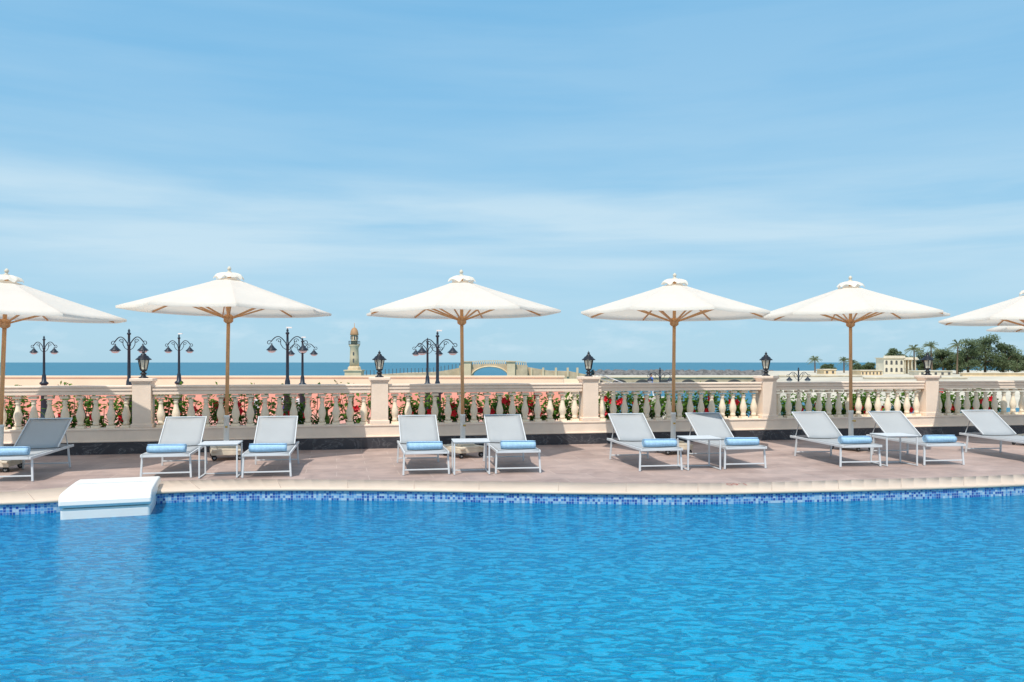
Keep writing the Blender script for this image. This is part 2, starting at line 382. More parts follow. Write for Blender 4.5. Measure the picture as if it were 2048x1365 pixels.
for i in range(6):
    a, b = posts[i] + .165, posts[i + 1] - .165
    ln = b - a
    t = empty('balustrade_section', W(a, .17), TH, 'cream balustrade section of turned stone balusters, %s of the six' % ['leftmost, cut by the frame', 'second from the left', 'third from the left', 'fourth from the left', 'fifth from the left', 'rightmost, cut by the frame'][i], 'balustrade', 'balustrade sections between the pillars')
    MB().box((ln / 2, 0, 1.085), (ln, .22, .07)).box((ln / 2, 0, 1.15), (ln, .25, .06)).box((ln / 2, 0, 1.20), (ln, .28, .04)).build('top_rail', M['stone'], t, .01)
    n = 15
    for k in range(n):
        x = ln * (k + .5) / n
        if balmesh is None:
            mb = MB()
            mb.box((0, 0, .0225), (.14, .14, .045)); mb.box((0, 0, .5575), (.135, .135, .045)); mb.lathe([(r * .93, z) for r, z in bp[2:-2]], n=16)
            o = mb.build('baluster', M['baluster'], t); balmesh = o.data
        else:
            o = bpy.data.objects.new('baluster', balmesh); C.objects.link(o); o.parent = t
        o.location = (x, 0, .454); o.rotation_euler.z = random.uniform(-.03, .03)
vs = MB()
vs.extr([(.36, .25), (1.8, .25), (1.8, -2.2), (.36, -2.2)], -9, 23, 'x', Matrix.Translation(A0) @ Matrix.Rotation(TH, 4, 'Z'))
struct(vs.build('planting_bed', M['soil']), 'soil bed behind the balustrade', 'ground')
struct(MB().extr([(-70, 2), (6.8, 17), (6.8, 61), (-70, 61)], -4.5, -2.0, 'z').build('promenade', M['pinkpave']), 'pink paved promenade below the terrace', 'promenade')
struct(MB().extr([(6.8, 17.5), (30, 21), (30, 58), (6.8, 66)], -4.6, -3.5, 'z').build('quay', M['quay']), 'pale lower quay beside the promenade', 'quay')

# ------------------------------------------------------------------ plants of the bed
def leaf(mb, p, d, ln, w, droop=.25):
    d = d.normalized(); sd = d.cross(Vector((random.uniform(-.4, .4), random.uniform(-.4, .4), 1))).normalized(); up = sd.cross(d)
    a = p; m1 = p + d * ln * .45 + sd * w / 2 - up * 0; m2 = p + d * ln * .45 - sd * w / 2; mid = p + d * ln * .45 - up * w * .25; e = p + d * ln - Vector((0, 0, ln * droop))
    mb.add([tuple(a), tuple(m1), tuple(e), tuple(mid), tuple(m2)], [(0, 1, 2, 3), (0, 3, 2, 4)])
def make_bush(h, w, n, flowers):
    t = empty('hibiscus_bush', (0, 0, 0)); st = MB(); lf = MB()
    ends = []
    for k in range(8):
        x = random.uniform(-w, w) * .5; top = Vector((x * 2.0 + random.uniform(-.1, .1), random.uniform(-.2, .2), h * random.uniform(.5, 1.0)))
        pts = [Vector((x * .5, random.uniform(-.05, .05), 0)), Vector((x * 1.3, random.uniform(-.1, .1), h * .35)), top]
        pts = cr(pts, 4); st.tube(pts, [.012 - .008 * i / len(pts) for i in range(len(pts))], 5)
        for j in range(n // 8):
            u = random.uniform(.05, 1); q = pts[int(u * (len(pts) - 1))]
            dr = Vector((random.gauss(0, 1), random.gauss(0, 1), random.gauss(.35, .7)))
            p_ = q + dr.normalized() * random.uniform(.02, .18)
            leaf(lf, p_, dr, random.uniform(.07, .14), random.uniform(.05, .09))
        ends.append(pts[-1])
    st.build('stem', M['trunk'], t); lf.build('foliage', M['leaf'], t)
    for k in range(flowers):
        c = random.choice(ends) * random.uniform(.5, .95) + Vector((random.uniform(-.15, .15), -.29, 0)); fl = MB()
        for j in range(5):
            a = j * 2 * math.pi / 5; a2 = a + math.pi / 5; a1 = a - math.pi / 5
            fl.add([tuple(c), tuple(c + Vector((.055 * math.cos(a1), -.03, .055 * math.sin(a1)))), tuple(c + Vector((.082 * math.cos(a), -.02, .082 * math.sin(a)))), tuple(c + Vector((.055 * math.cos(a2), -.03, .055 * math.sin(a2))))], [(0, 1, 2, 3)])
        fl.tube([tuple(c), tuple(c + Vector((0, -.08, -.01)))], .005, 5)
        fl.build('flower', M['red'], t)
    return t
random.seed(21)
secn = ['leftmost', 'second', 'third', 'fourth', 'fifth', 'rightmost']
hts = {0: 1.02, 1: 1.06, 2: .92, 3: .86, 4: .86, 5: .84}
bn = ['first', 'second', 'third', 'fourth', 'fifth', 'sixth', 'seventh', 'eighth', 'ninth']
NB = 8
for i in range(6):
    cnt = 0
    for k in range(NB):
        s0 = posts[i] + .35 + k * (posts[i + 1] - posts[i] - .7) / (NB - 1) + random.uniform(-.12, .12)
        if i == 0 and k < 2: continue
        if i == 5 and k > 4: continue
        if (i, k) in ((0, 4), (1, 6)): continue
        fl = random.choice((1, 2, 2, 3))
        if (i, k) in ((1, 2), (3, 0), (2, 6)): fl = 4
        t = make_bush(hts[i] * random.uniform(.78, 1.1), random.uniform(.36, .58), 560 if i > 1 else 380, fl)
        t.location = W(s0, .75 + random.uniform(-.1, .3), .25); t.rotation_euler.z = TH
        tag(t, 'green hibiscus bush%s, %s visible from left behind the %s balustrade section' % (' with red flowers' if fl else '', bn[cnt], secn[i]), 'bush', 'hibiscus bushes behind the balustrade')
        cnt += 1
def make_spiky(nf, ln, name='spiky_palm'):
    t = empty(name, (0, 0, 0)); lf = MB()
    for k in range(nf):
        a = random.uniform(0, 2 * math.pi); el = random.uniform(.35, 1.35)
        d = Vector((math.cos(a) * math.cos(el), math.sin(a) * math.cos(el), math.sin(el)))
        sd = d.cross(Vector((0, 0, 1))).normalized()
        pr = []
        for j in range(7):
            u = j / 6; q = d * ln * u - Vector((0, 0, ln * .35 * u * u)); pr.append((q, .022 * math.sin(math.pi * min(.97, u * .8 + .15))))
        vs = []
        for q, w in pr: vs += [tuple(q + sd * w), tuple(q + Vector((0, 0, -.008))), tuple(q - sd * w)]
        fs = []
        for j in range(6): fs += [(3 * j, 3 * j + 1, 3 * j + 4, 3 * j + 3), (3 * j + 1, 3 * j + 2, 3 * j + 5, 3 * j + 4)]
        lf.add(vs, fs)
    MB().lathe([(.06, 0), (.05, .12)], n=8).build('trunk', M['trunk'], t)
    lf.build('frond', M['leaf_palm'], t); return t
for (i, s0, lab) in ((0, posts[0] + 2.55, 'spiky green palm plant behind the leftmost balustrade section'), (1, posts[1] + 3.25, 'spiky green palm plant behind the balustrade left of the second pillar')):
    t = make_spiky(34, .85); t.location = W(s0, .68, .25); tag(t, lab, 'plant', 'spiky palm plants behind the balustrade')

# ------------------------------------------------------------------ umbrellas
def make_umbrella():
    t = empty('parasol', (0, 0, 0))
    RR = 1.74; zr = 2.55; za = 3.13; c22 = math.cos(math.pi / 8)
    mb = MB()
    for k in range(8):
        a0 = k * math.pi / 4; vs = []; nj, ni = 8, 9
        for i in range(ni + 1):
            u = .06 + .94 * i / ni
            for j in range(nj + 1):
                w = j / nj; a = a0 + w * math.pi / 4
                r = RR * u * c22 / math.cos((w - .5) * math.pi / 4) * (1 - .028 * math.sin(math.pi * w) * u)
                z = za - (za - zr) * (u ** .95) - .022 * math.sin(math.pi * w) * u * (1 if u < .98 else .6)
                vs.append((r * math.cos(a), r * math.sin(a), z))
        for j in range(nj + 1):
            x, y, z = vs[ni * (nj + 1) + j]; vs.append((x * .998, y * .998, z - .04))
        fs = [(i * (nj + 1) + j, i * (nj + 1) + j + 1, (i + 1) * (nj + 1) + j + 1, (i + 1) * (nj + 1) + j) for i in range(ni + 1) for j in range(nj)]
        mb.add(vs, fs, True)
    mb.build('canopy', M['canopy'], t)
    mb = MB(); vs = []; nr, na = 7, 64
    for i in range(nr + 1):
        u = i / nr
        for k in range(na):
            a = 2 * math.pi * k / na; wv = math.cos(8 * a)
            r = .035 + .205 * u * (1 + .05 * wv * u + .03 * math.sin(3 * a)); z = 3.19 - .075 * u ** 1.9 + .018 * (-wv) * u * u + .010 * math.sin(13 * a + 1) * u + .012 * math.sin(5 * a + 2) * u
            if i == nr: z -= .022
            vs.append((r * math.cos(a), r * math.sin(a), z))
    mb.add(vs, [(i * na + k, i * na + (k + 1) % na, (i + 1) * na + (k + 1) % na, (i + 1) * na + k) for i in range(nr) for k in range(na)], True)
    mb.build('vent_cap', M['canopy'], t)
    MB().lathe([(.040, 3.182), (.040, 3.204), (.020, 3.212), (.018, 3.226), (.031, 3.240), (.033, 3.260), (.022, 3.28), (.008, 3.295)], n=14).build('finial', M['cream_paint'], t)
    MB().lathe([(.030, .70), (.031, 1.2), (.030, 3.18)], n=16).build('pole', M['wood'], t)
    MB().lathe([(.045, 2.32), (.078, 2.35), (.082, 2.44), (.05, 2.47)], n=12).build('hub', M['wood'], t)
    MB().lathe([(.05, 2.92), (.07, 2.94), (.07, 3.02), (.04, 3.04)], n=12).build('rib_collar', M['wood'], t)
    for k in range(8):
        a = k * math.pi / 4; ca, sa = math.cos(a), math.sin(a)
        def P(r, z): return (r * ca, r * sa, z)
        zz = lambda r: za - (za - zr) * ((r / RR) ** .95) - .03
        rb = MB().bar(P(.06, zz(.06) - .05), P(1.0, zz(1.0)), .018, .030).bar(P(1.0, zz(1.0)), P(1.71, zz(1.71)), .018, .026).build('rib', M['wood'], t)
        MB().bar(P(.07, 2.41), P(1.0, zz(1.0) - .02), .018, .026).build('strut', M['wood'], rb)
    b = MB()
    b.box((0, 0, .125), (.62, .50, .07)).box((0, -.20, .175), (.70, .09, .035)).box((0, .20, .175), (.70, .09, .035)).box((0, 0, .20), (.30, .30, .06))
    b.box((-.27, 0, .178), (.08, .31, .04)).box((.27, 0, .178), (.08, .31, .04))
    bo = b.build('base', M['cream_paint'], t, .008)
    for sx in (-1, 1):
        for sy in (-1, 1):
            wh = MB(); T = Matrix.Translation((sx * .27, sy * .20, .045)) @ Matrix.Rotation(R(90), 4, 'Y')
            wh.lathe([(.02, -.016), (.045, -.016), (.045, .016), (.02, .016)], n=14, T=T)
            wh.box((sx * .27, sy * .20, .083), (.05, .05, .014)); wh.bar((sx * .27 + .022, sy * .2, .04), (sx * .27 + .022, sy * .2, .085), .03, .006)
            w_ = wh.build('wheel', M['rubber'], bo)
            MB().lathe([(.018, -.02), (.018, .02)], n=10, T=T).build('wheel_hub', M['steel'], w_)
    MB().lathe([(.075, .23), (.07, .25), (.046, .27), (.045, .70), (.05, .705), (.05, .74), (.033, .745)], n=16).build('base_tube', M['tube_white'], t)
    MB().box((.06, -.01, .55), (.05, .02, .02)).lathe([(.02, .535), (.022, .55), (.02, .565)], c=(.085, -.01, 0), n=8).build('clamp_knob', M['brass'], t)
    return t
ulab = ['leftmost cream parasol with its canopy cut by the left edge of the photo', 'cream parasol with wooden pole standing left of the lighthouse, second from left', 'cream parasol with wooden pole in front of the arched bridge, third from left', 'cream parasol with wooden pole, fourth from left, overlapping its right neighbour', 'cream parasol with wooden pole, fifth from left, nearest the small distant palms', 'cream parasol at the right edge of the photo, its left half showing', 'farther cream parasol at the right edge with only a canopy tip showing']
upos = [(-2, 12.55, 10, -.22, 2.2, 0), (452, 14.05, 22.5, -.02, 1.0, 0), (926, 14.4, 35, -.04, -.5, .3), (1346, 14.9, 10, -.04, .6, -.3), (1702, 15.5, 35, -.03, -.3, .2), (2066, 16.3, 35, -.10, 0, 0), (2150, 18.6, 10, -.17, 0, 0)]
u0 = make_umbrella()
for i, (px, Y, off, dz, ty, tx) in enumerate(upos):
    t = u0 if i == 0 else copy_tree(u0)
    t.location = at(px, Y, 0)
    t.rotation_euler = (Matrix.Rotation(R(ty), 3, 'Y') @ Matrix.Rotation(R(tx), 3, 'X') @ Matrix.Rotation(R(-90 + off), 3, 'Z')).to_euler()
    t.scale = (1, 1, 1 + dz / 3.2)
    tag(t, ulab[i], 'parasol', 'cream parasols along the pool deck')

# ------------------------------------------------------------------ loungers
def make_lounger():
    t = empty('sun_lounger', (0, 0, 0)); w = .318
    f = MB()
    for sx in (-1, 1): f.box((sx * w, .84, .325), (.026, 1.80, .038))
    for y in (-.045, 1.10, 1.725): f.box((0, y, .322), (2 * w - .03, .03, .032))
    f.box((0, .012, .075), (2 * w + .005, .020, .020)).box((0, 1.50, .075), (2 * w + .005, .020, .020))
    f.build('frame', M['white_metal'], t, .004)
    for sx in (-1, 1):
        MB().bar((sx * w, .02, .302), (sx * (w + .015), .0, 0), .027, .027, (0, 1, 0)).build('leg', M['white_metal'], t, .004)
        MB().bar((sx * w, 1.50, .302), (sx * (w + .015), 1.54, 0), .027, .027, (0, 1, 0)).build('leg', M['white_metal'], t, .004)
    def sheet(pts, hw, th, sag):
        vs = []; n = 8
        for (y, z) in pts:
            for k in range(n + 1):
                u = k / n * 2 - 1; vs.append((u * hw, y, z - sag * (1 - u * u)))
        fs = [(i * (n + 1) + k, i * (n + 1) + k + 1, (i + 1) * (n + 1) + k + 1, (i + 1) * (n + 1) + k) for i in range(len(pts) - 1) for k in range(n)]
        return MB().add(vs, fs, True)
    seat = sheet([(-.05 + 1.13 * k / 8, .352) for k in range(9)], .306, .01, .012).build('seat', M['sling'], t)
    so = seat.modifiers.new('Solid', 'SOLIDIFY'); so.thickness = .008
    hy, hz, by, bz = 1.09, .365, 1.72, .755
    bk = sheet([(hy + (by - hy) * k / 6, hz + (bz - hz) * k / 6) for k in range(7)], .297, .01, .012).build('backrest', M['sling'], t)
    so = bk.modifiers.new('Solid', 'SOLIDIFY'); so.thickness = .008
    bf = MB()
    for sx in (-1, 1): bf.bar((sx * .305, hy, hz), (sx * .305, by, bz), .016, .024)
    bf.bar((-.314, by, bz), (.314, by, bz), .024, .018)
    bf.build('back_frame', M['white_metal'], bk, .004)
    sp = MB()
    for sx in (-1, 1): sp.tube([(sx * .26, 1.52, .60), (sx * .26, 1.66, .345)], .009, 6)
    sp.tube([(-.26, 1.66, .345), (.26, 1.66, .345)], .009, 6)
    sp.build('back_support', M['steel'], t)
    return t
lo = [((-6.93, 11.3), 11), ((-4.89, 11.66), 12.5), ((-3.50, 11.77), 10.5), ((-1.25, 12.03), 11), ((.09, 12.19), 8.5), ((2.25, 12.47), 10), ((3.59, 12.7), 9), ((5.47, 12.95), 7), ((6.88, 13.14), 6), ((8.72, 13.5), 5)]
lwhere = ['cut by the left edge of the photo', 'left of the leftmost side table', 'right of the leftmost side table', 'left of the table under the third parasol', 'right of the table under the third parasol', 'left of the third side table from left', 'right of the third side table from left', 'left of the rightmost side table', 'right of the rightmost side table', 'cut by the right edge of the photo']
l0 = make_lounger()
def make_towel():
    outer = []; n = 58; turns = 2.6; RM = .072
    for k in range(n + 1):
        a = turns * 2 * math.pi * k / n; r = .012 + (RM - .012) * k / n
        outer.append((r * math.cos(a - 2.2), r * math.sin(a - 2.2)))
    th = .018; inner = []
    for k in range(n + 1):
        a = turns * 2 * math.pi * k / n; r = max(.002, .012 + (RM - .012) * k / n - th)
        inner.append((r * math.cos(a - 2.2), r * math.sin(a - 2.2)))
    sec = outer + inner[::-1]; m_ = len(sec); nx = 12; vs = []
    for i in range(nx + 1):
        x = -.262 + .524 * i / nx; e = 1 - .05 * (abs(i / nx * 2 - 1) ** 6)
        for (y, z) in sec:
            q = mnoise.noise(Vector((x * 6, y * 12, z * 12))) * .006
            vs.append((x + (q if i in (0, nx) else 0), (y * 1.05 + q) * e, (z * .93 + q) * e + .068))
    fs = [(i * m_ + k, i * m_ + (k + 1) % m_, (i + 1) * m_ + (k + 1) % m_, (i + 1) * m_ + k) for i in range(nx) for k in range(m_)]
    for o in (0, nx * m_):
        for k in range(n): fs.append((o + k, o + k + 1, o + m_ - 2 - k, o + m_ - 1 - k))
    return MB().add(vs, fs, True).build('rolled_towel', M['towel'])
tw0 = make_towel()
for i, ((x, y), a) in enumerate(lo):
    t = l0 if i == 0 else copy_tree(l0)
    t.location = (x, y, 0); t.rotation_euler.z = R(a)
    tag(t, 'white framed sun lounger with grey mesh sling, %s' % lwhere[i], 'sun lounger', 'sun loungers along the pool deck')
    o = tw0 if i == 0 else copy_tree(tw0)
    ra = R(a); off = Vector((random.uniform(-.02, .02), .12 + random.uniform(-.02, .02), 0)); off.rotate(Matrix.Rotation(ra, 3, 'Z'))
    o.location = Vector((x, y, .3405)) + off; o.rotation_euler.z = ra + R(random.uniform(-3, 3))
    tag(o, 'rolled light blue towel on the sun lounger %s' % lwhere[i], 'towel', 'rolled blue towels on the loungers')
def make_table():
    t = empty('side_table', (0, 0, 0))
    MB().box((0, .24, .478), (.54, .48, .016)).build('tabletop', M['white_metal'], t, .004)
    MB().box((0, .24, .462), (.50, .44, .014)).build('top_frame', M['steel'], t)
    for sx in (-1, 1):
        MB().bar((sx * .255, .015, .455), (sx * .255, .015, .018), .022, .022, (0, 1, 0)).build('leg', M['white_metal'], t, .003)
        MB().bar((sx * .255, .465, .455), (sx * .255, .465, .018), .022, .022, (0, 1, 0)).build('leg', M['white_metal'], t, .003)
        MB().box((sx * .255, .24, .010), (.024, .48, .016)).build('foot_bar', M['white_metal'], t, .003)
    MB().box((0, .465, .010), (.484, .02, .014)).build('cross_bar', M['white_metal'], t)
    return t
tb0 = make_table()
for i, (px, py, a) in enumerate([(436, 957, 10), (944, 950, 8), (1409, 941, 8), (1805, 933, 7)]):
    t = tb0 if i == 0 else copy_tree(tb0)
    t.location = gp(px, py); t.rotation_euler.z = R(a)
    tag(t, 'small white square side table, %s, between two sun loungers' % ['leftmost', 'second from the left', 'third from the left', 'rightmost'][i], 'side table', 'white side tables between the loungers')

# ------------------------------------------------------------------ pool filter unit
t = empty('pool_filter_unit', (-4.72, 9.58, 0), R(19), 'white plastic pool filter unit hanging over the coping into the water at left', 'filter unit')
prof = [(0.0, -.035), (-.018, .0), (-.014, .045), (.01, .085), (.045, .110), (.10, .124), (.3, .130), (.7, .132), (1.1, .128), (1.38, .116), (1.43, .095), (1.45, .06), (1.45, .012), (1.0, .012), (1.0, -.035)]
MB().extr(prof, -.49, .49, 'x').build('lid', M['plastic'], t, .035, seg=5)
MB().extr([(.014, -.045), (.04, -.7), (.9, -.7), (.9, -.045)], -.475, .475, 'x').build('body', M['plastic'], t, .03, seg=4)
MB().box((0, .80, .132), (.84, .008, .006)).build('lid_seam', M['steel'], t)

# ------------------------------------------------------------------ street lamps
def make_lamp(white_top):
    t = empty('street_lamp', (0, 0, 0))
    MB().lathe([(.24, 0), (.24, .25), (.17, .3), (.15, 1.2), (.13, 2.4), (.20, 2.45), (.20, 2.52), (.11, 2.6), (.09, 2.9), (.075, 2.95), (.06, 3.0), (.05, 4.3), (.07, 4.33), (.07, 4.38), (.045, 4.4), (.04, 4.75), (.07, 4.78), (.07, 4.82), (.03, 4.86), (.045, 4.92), (.01, 5.0)], n=12).build('post', M['black'], t)
    for sx in (-1, 1):
        a = MB(); pts = []
        for k in range(15):
            u = k / 14; pts.append((sx * (.04 + .56 * u), 0, 4.38 + .28 * math.sin(math.pi * (u * .95)) + .02 * u))
        a.tube(pts, .020, 6)
        a.tube([(sx * (.30 + .10 * (1 - k / 16) * math.cos(k * .55)), 0, 4.50 + .10 * (1 - k / 16) * math.sin(k * .55)) for k in range(14)], .014, 5)
        a.tube([(sx * (.58 + .09 * (1 - k / 18) * math.cos(2.6 - k * .5) + .07), 0, 4.42 + .10 * (1 - k / 18) * math.sin(2.6 - k * .5)) for k in range(13)], .014, 5)
        a.tube([(sx * .05, 0, 4.15), (sx * .16, 0, 4.22), (sx * .24, 0, 4.36), (sx * .25, 0, 4.5)], .014, 5)
        a.build('arm', M['black'], t)
        MB().lathe([(.02, 4.40), (.03, 4.33), (.06, 4.30), (.10, 4.24), (.185, 4.15), (.20, 4.12)], c=(sx * .56, 0, 0), n=14).build('lamp_shade', M['black'], t)
        MB().lathe([(.15, 4.117), (.14, 4.07), (.08, 4.03), (.02, 4.02)], c=(sx * .56, 0, 0), n=14).build('bulb_glass', M['lampglass'], t)
    if white_top: MB().box((.06, 0, 5.03), (.20, .06, .05)).box((0, 0, 5.0), (.02, .02, .06)).build('camera', M['plastic'], t)
    return t
lp = [(88, 44, 672, 'far'), (258, 33, 658, 'near'), (358, 44, 669, 'far'), (575, 33, 657, 'near'), (605, 43.5, 676, 'far'), (855, 43.5, 676, 'far'), (875, 33, 663, 'near'), (1320, 52, 735, 'low'), (1597, 54, 735, 'low')]
ll = ['leftmost black double arm street lamp, left of the second parasol tip', 'tall black double arm street lamp beside the first lantern pillar', 'black double arm street lamp between the first pillar lamp and second parasol pole', 'tall black double arm street lamp, left one of the close pair left of the lighthouse', 'shorter black double arm street lamp, right one of the pair left of the lighthouse', 'shorter black street lamp, left one of the close pair near the third parasol pole', 'tall black street lamp, right one of the close pair near the third parasol pole', 'low black street lamp on the quay near the fourth parasol pole', 'low black street lamp on the quay between the fifth parasol and its left pillar']
la, lb = make_lamp(False), make_lamp(True); used = set()
for i, (px, Z, top, kd) in enumerate(lp):
    src = lb if i in (2, 3, 4, 6) else la
    t = src if src.name not in used else copy_tree(src); used.add(src.name)
    g = -2.0 if kd != 'low' else -3.5
    t.location = at(px, Z, g); t.rotation_euler.z = R(random.uniform(-12, 12))
    k = (zy(top, Z) - g) / 5.0; t.scale = (1.1, 1.1, k)
    tag(t, ll[i], 'street lamp', 'black street lamps on the promenade')

# ------------------------------------------------------------------ cream promenade walls
xs0, xs1 = at(-260, 60).x, at(1128, 60).x
t = empty('promenade_wall', (xs0, 60, -2), 0, 'long cream wall with a salmon pink lower face between the promenade and the sea', 'wall')
ht = zy(752, 60) + 2
MB().box(((xs1 - xs0) / 2, .4, (1.9 + ht - .12) / 2), (xs1 - xs0, .8, ht - .12 - 1.9)).build('wall_face', M['creamwall'], t)
MB().box(((xs1 - xs0) / 2, .38, .95), (xs1 - xs0 + .04, .84, 1.9)).build('lower_face', M['pinkwall'], t)
MB().box(((xs1 - xs0) / 2, .4, ht - .06), (xs1 - xs0 + .1, .95, .12)).build('coping_stone', M['creamwall'], t)
xa, xb = at(1128, 58.5).x, at(1200, 58.5).x; h2_ = zy(758.5, 58.5) + 2
t = empty('stair_wall', (xa, 58.5, -2), 0, 'lower stepped cream wall at the end of the long promenade wall', 'wall')
MB().box(((xb - xa) / 2, .4, h2_ / 2), (xb - xa, .8, h2_)).box(((xb - xa) / 2 + .5, -.3, h2_ / 2 - .25), (xb - xa + 1.0, .5, h2_ - .5)).build('wall_face', M['creamwall'], t)
p0 = at(1190, 58); p1 = at(1246, 58)
t = empty('stair_railing', (p0.x, 58, -3.5), 0, 'thin grey stair railing sloping down beside the cream wall end', 'railing')
mb = MB(); ln = p1.x - p0.x
for k in range(8):
    u = k / 7; zt = zy(746, 58) + 3.5 - u * .7; mb.tube([(ln * u, 0, 0), (ln * u, 0, zt)], .025, 5)
mb.build('baluster', M['steel'], t)
MB().tube([(0, 0, zy(746, 58) + 3.5), (ln, 0, zy(746, 58) + 2.8)], .04, 6).tube([(0, 0, zy(754, 58) + 3.5), (ln, 0, zy(754, 58) + 2.8)], .03, 6).build('handrail', M['steel'], t)

# ------------------------------------------------------------------ pier, lighthouse and bridge
ZP = 150.
def xz(px, py, Z=ZP): return (at(px, Z).x, zy(py, Z))
def tops(lst, Z=ZP): return [xz(a, b, Z) for a, b in lst]
t_ = tops([(690, 752), (735, 751), (800, 747), (868, 745), (905, 739), (925, 735)])
pier = empty('pier_wall', (0, ZP, 0), 0, 'low sandstone pier wall running right from the lighthouse', 'pier')
MB().span([a for a, b in t_], [b for a, b in t_], [-4.4] * len(t_), -1, 9).build('wall_face', M['farstone'], pier)
for k in range(26):
    px = 735 + k * 7.4; x, z = xz(px, (751 - (px - 735) / 65 * 4 if px < 800 else (746.5 if px < 868 else 745 - (px - 868) / 57 * 9)))
    MB().box((x, -.9, z + .45), (.10, .1, .9)).build('railing_post', M['dark'], pier)
lx = at(715, ZP).x; zb = -1.2
t = empty('lighthouse', (lx, ZP - 3, zb), 0, 'small sandstone lighthouse with a terracotta dome standing on the pier', 'lighthouse')
def q(py): return zy(py, ZP) - zb
MB().box((0, 0, q(742) / 2), (2.9, 2.9, q(742))).box((0, 0, q(741)), (3.2, 3.2, .25)).lathe([(1.2, q(741)), (1.15, q(735)), (.98, q(733))], n=8, sm=False).build('plinth', M['farlight'], t)
MB().lathe([(.86, q(735)), (.80, q(715)), (.74, q(697)), (.95, q(693)), (1.02, q(690))], n=20).build('tower', M['farlight'], t)
for py, s1 in ((722, .7), (708, .5)): MB().box((0, -.82, q(py)), (.22, .1, s1)).build('window', M['dark'], t)
mb = MB()
for k in range(14):
    a = k * math.pi / 7; mb.box((1.0 * math.cos(a), 1.0 * math.sin(a), q(687)), (.05, .05, .6))
mb.lathe([(1.03, q(684)), (1.03, q(683.4))], n=20); mb.lathe([(1.03, q(690.3)), (1.03, q(689.8))], n=20)
mb.build('gallery_railing', M['black2'], t)
MB().lathe([(.62, q(690)), (.60, q(672))], n=12).build('lantern_room', M['farlight'], t)
for k in range(8):
    a = k * math.pi / 4 + .2; MB().box((.56 * math.cos(a), .56 * math.sin(a), q(677)), (.22, .22, .6)).build('lantern_window', M['dark'], t)
MB().lathe([(.74, q(672)), (.76, q(671)), (.72, q(668)), (.62, q(663)), (.42, q(659)), (.15, q(657)), (.06, q(656)), (.04, q(648))], n=20).build('dome', M['terracotta'], t)
t = empty('arched_bridge', (0, ZP - 4, 0), 0, 'small sandstone bridge with a wide arch and square corner towers on the far pier', 'bridge')
Zb = ZP - 4
xs, tp, bt = [], [], []
for k in range(45):
    px = 918 + 137 * k / 44; x, z = xz(px, 728 + (abs(px - 988) / 63) ** 2 * 3, Zb)
    c = (px - 980) / 37; b = -4.4
    if abs(c) < 1: b = zy(757 - 22 * math.sqrt(1 - c * c), Zb)
    xs.append(x); tp.append(z); bt.append(b)
MB().span(xs, tp, bt, 0, 3).build('arch_span', M['farstone'], t)
ring = []
for k in range(21):
    a = math.pi * k / 20; ring.append((at(980 - 39 * math.cos(a), Zb).x, -.12, zy(757 - 23.5 * math.sin(a), Zb)))
MB().tube(ring, .16, 6).build('arch_ring', M['farlight'], t)
for px in (934, 1022):
    x0, x1 = at(px - 8, Zb).x, at(px + 8, Zb).x; zt = zy(725, Zb)
    tw = MB().box(((x0 + x1) / 2, .6, (zt - 4.4) / 2), (x1 - x0, 2.4, zt + 4.4)).build('tower', M['farlight'], t)
    MB().box(((x0 + x1) / 2, .6, zt + .1), (x1 - x0 + .35, 2.7, .2)).build('tower_cap', M['farstone'], tw)
mb = MB()
for k in range(30):
    px = 926 + 126 * k / 29; x, z = xz(px, 728 + (abs(px - 988) / 63) ** 2 * 3, Zb); mb.box((x, .15, z + .25), (.14, .14, .5))
mb.span([at(926 + 126 * k / 12, Zb).x for k in range(13)], [zy(728 + (abs(926 + 126 * k / 12 - 988) / 63) ** 2 * 3, Zb) + .6 for k in range(13)], [zy(728 + (abs(926 + 126 * k / 12 - 988) / 63) ** 2 * 3, Zb) + .48 for k in range(13)], .05, .25)
mb.build('parapet', M['farlight'], t)
t = empty('pier_wall', (0, ZP - 3, 0), 0, 'sloping sandstone pier wall running right from the arched bridge', 'pier')
t_ = tops([(1052, 734), (1075, 738), (1100, 742), (1140, 743), (1155, 746), (1175, 750)])
MB().span([a for a, b in t_], [b for a, b in t_], [-4.4] * len(t_), 0, 6).build('wall_face', M['farstone'], t)
for px in (1062, 1085, 1110, 1133, 1152):
    x, z = xz(px, 741); MB().box((x, -.1, z - .3), (.35, .5, 1.6)).build('buttress', M['farlight'], t)
ZA = 170.
t = empty('arcade_wall', (0, ZA, 0), 0, 'low sandstone quay wall pierced by small arches beside the cream wall end', 'wall')
xs, tp, bt = [], [], []
for k in range(240):
    px = 1170 + 370 * k / 239; c = ((px - 1170) % 46 - 23) / 15.
    b = -4.4 if abs(c) >= 1 else zy(768 - 8.5 * math.sqrt(1 - c * c), ZA)
    xs.append(at(px, ZA).x); tp.append(zy(756, ZA)); bt.append(b)
MB().span(xs, tp, bt, 0, 1.2).build('wall_face', M['farstone'], t)
MB().box(((xs[0] + xs[-1]) / 2, .6, tp[0] + .1), (xs[-1] - xs[0], 1.6, .2)).build('coping_stone', M['farlight'], t)
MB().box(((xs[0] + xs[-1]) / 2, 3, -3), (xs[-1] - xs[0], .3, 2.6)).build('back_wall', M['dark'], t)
struct(MB().extr([(at(1165, 174).x, 174), (at(1560, 174).x, 174), (at(1560, 204).x, 204), (at(1165, 204).x, 204)], -4.4, -1.56, 'z').build('quay_ground', M['sand']), 'sandy quay ground', 'ground')
random.seed(5)
mb = MB()
xl, xr_ = at(1185, 300).x, at(1545, 300).x
n = 70
vs = []
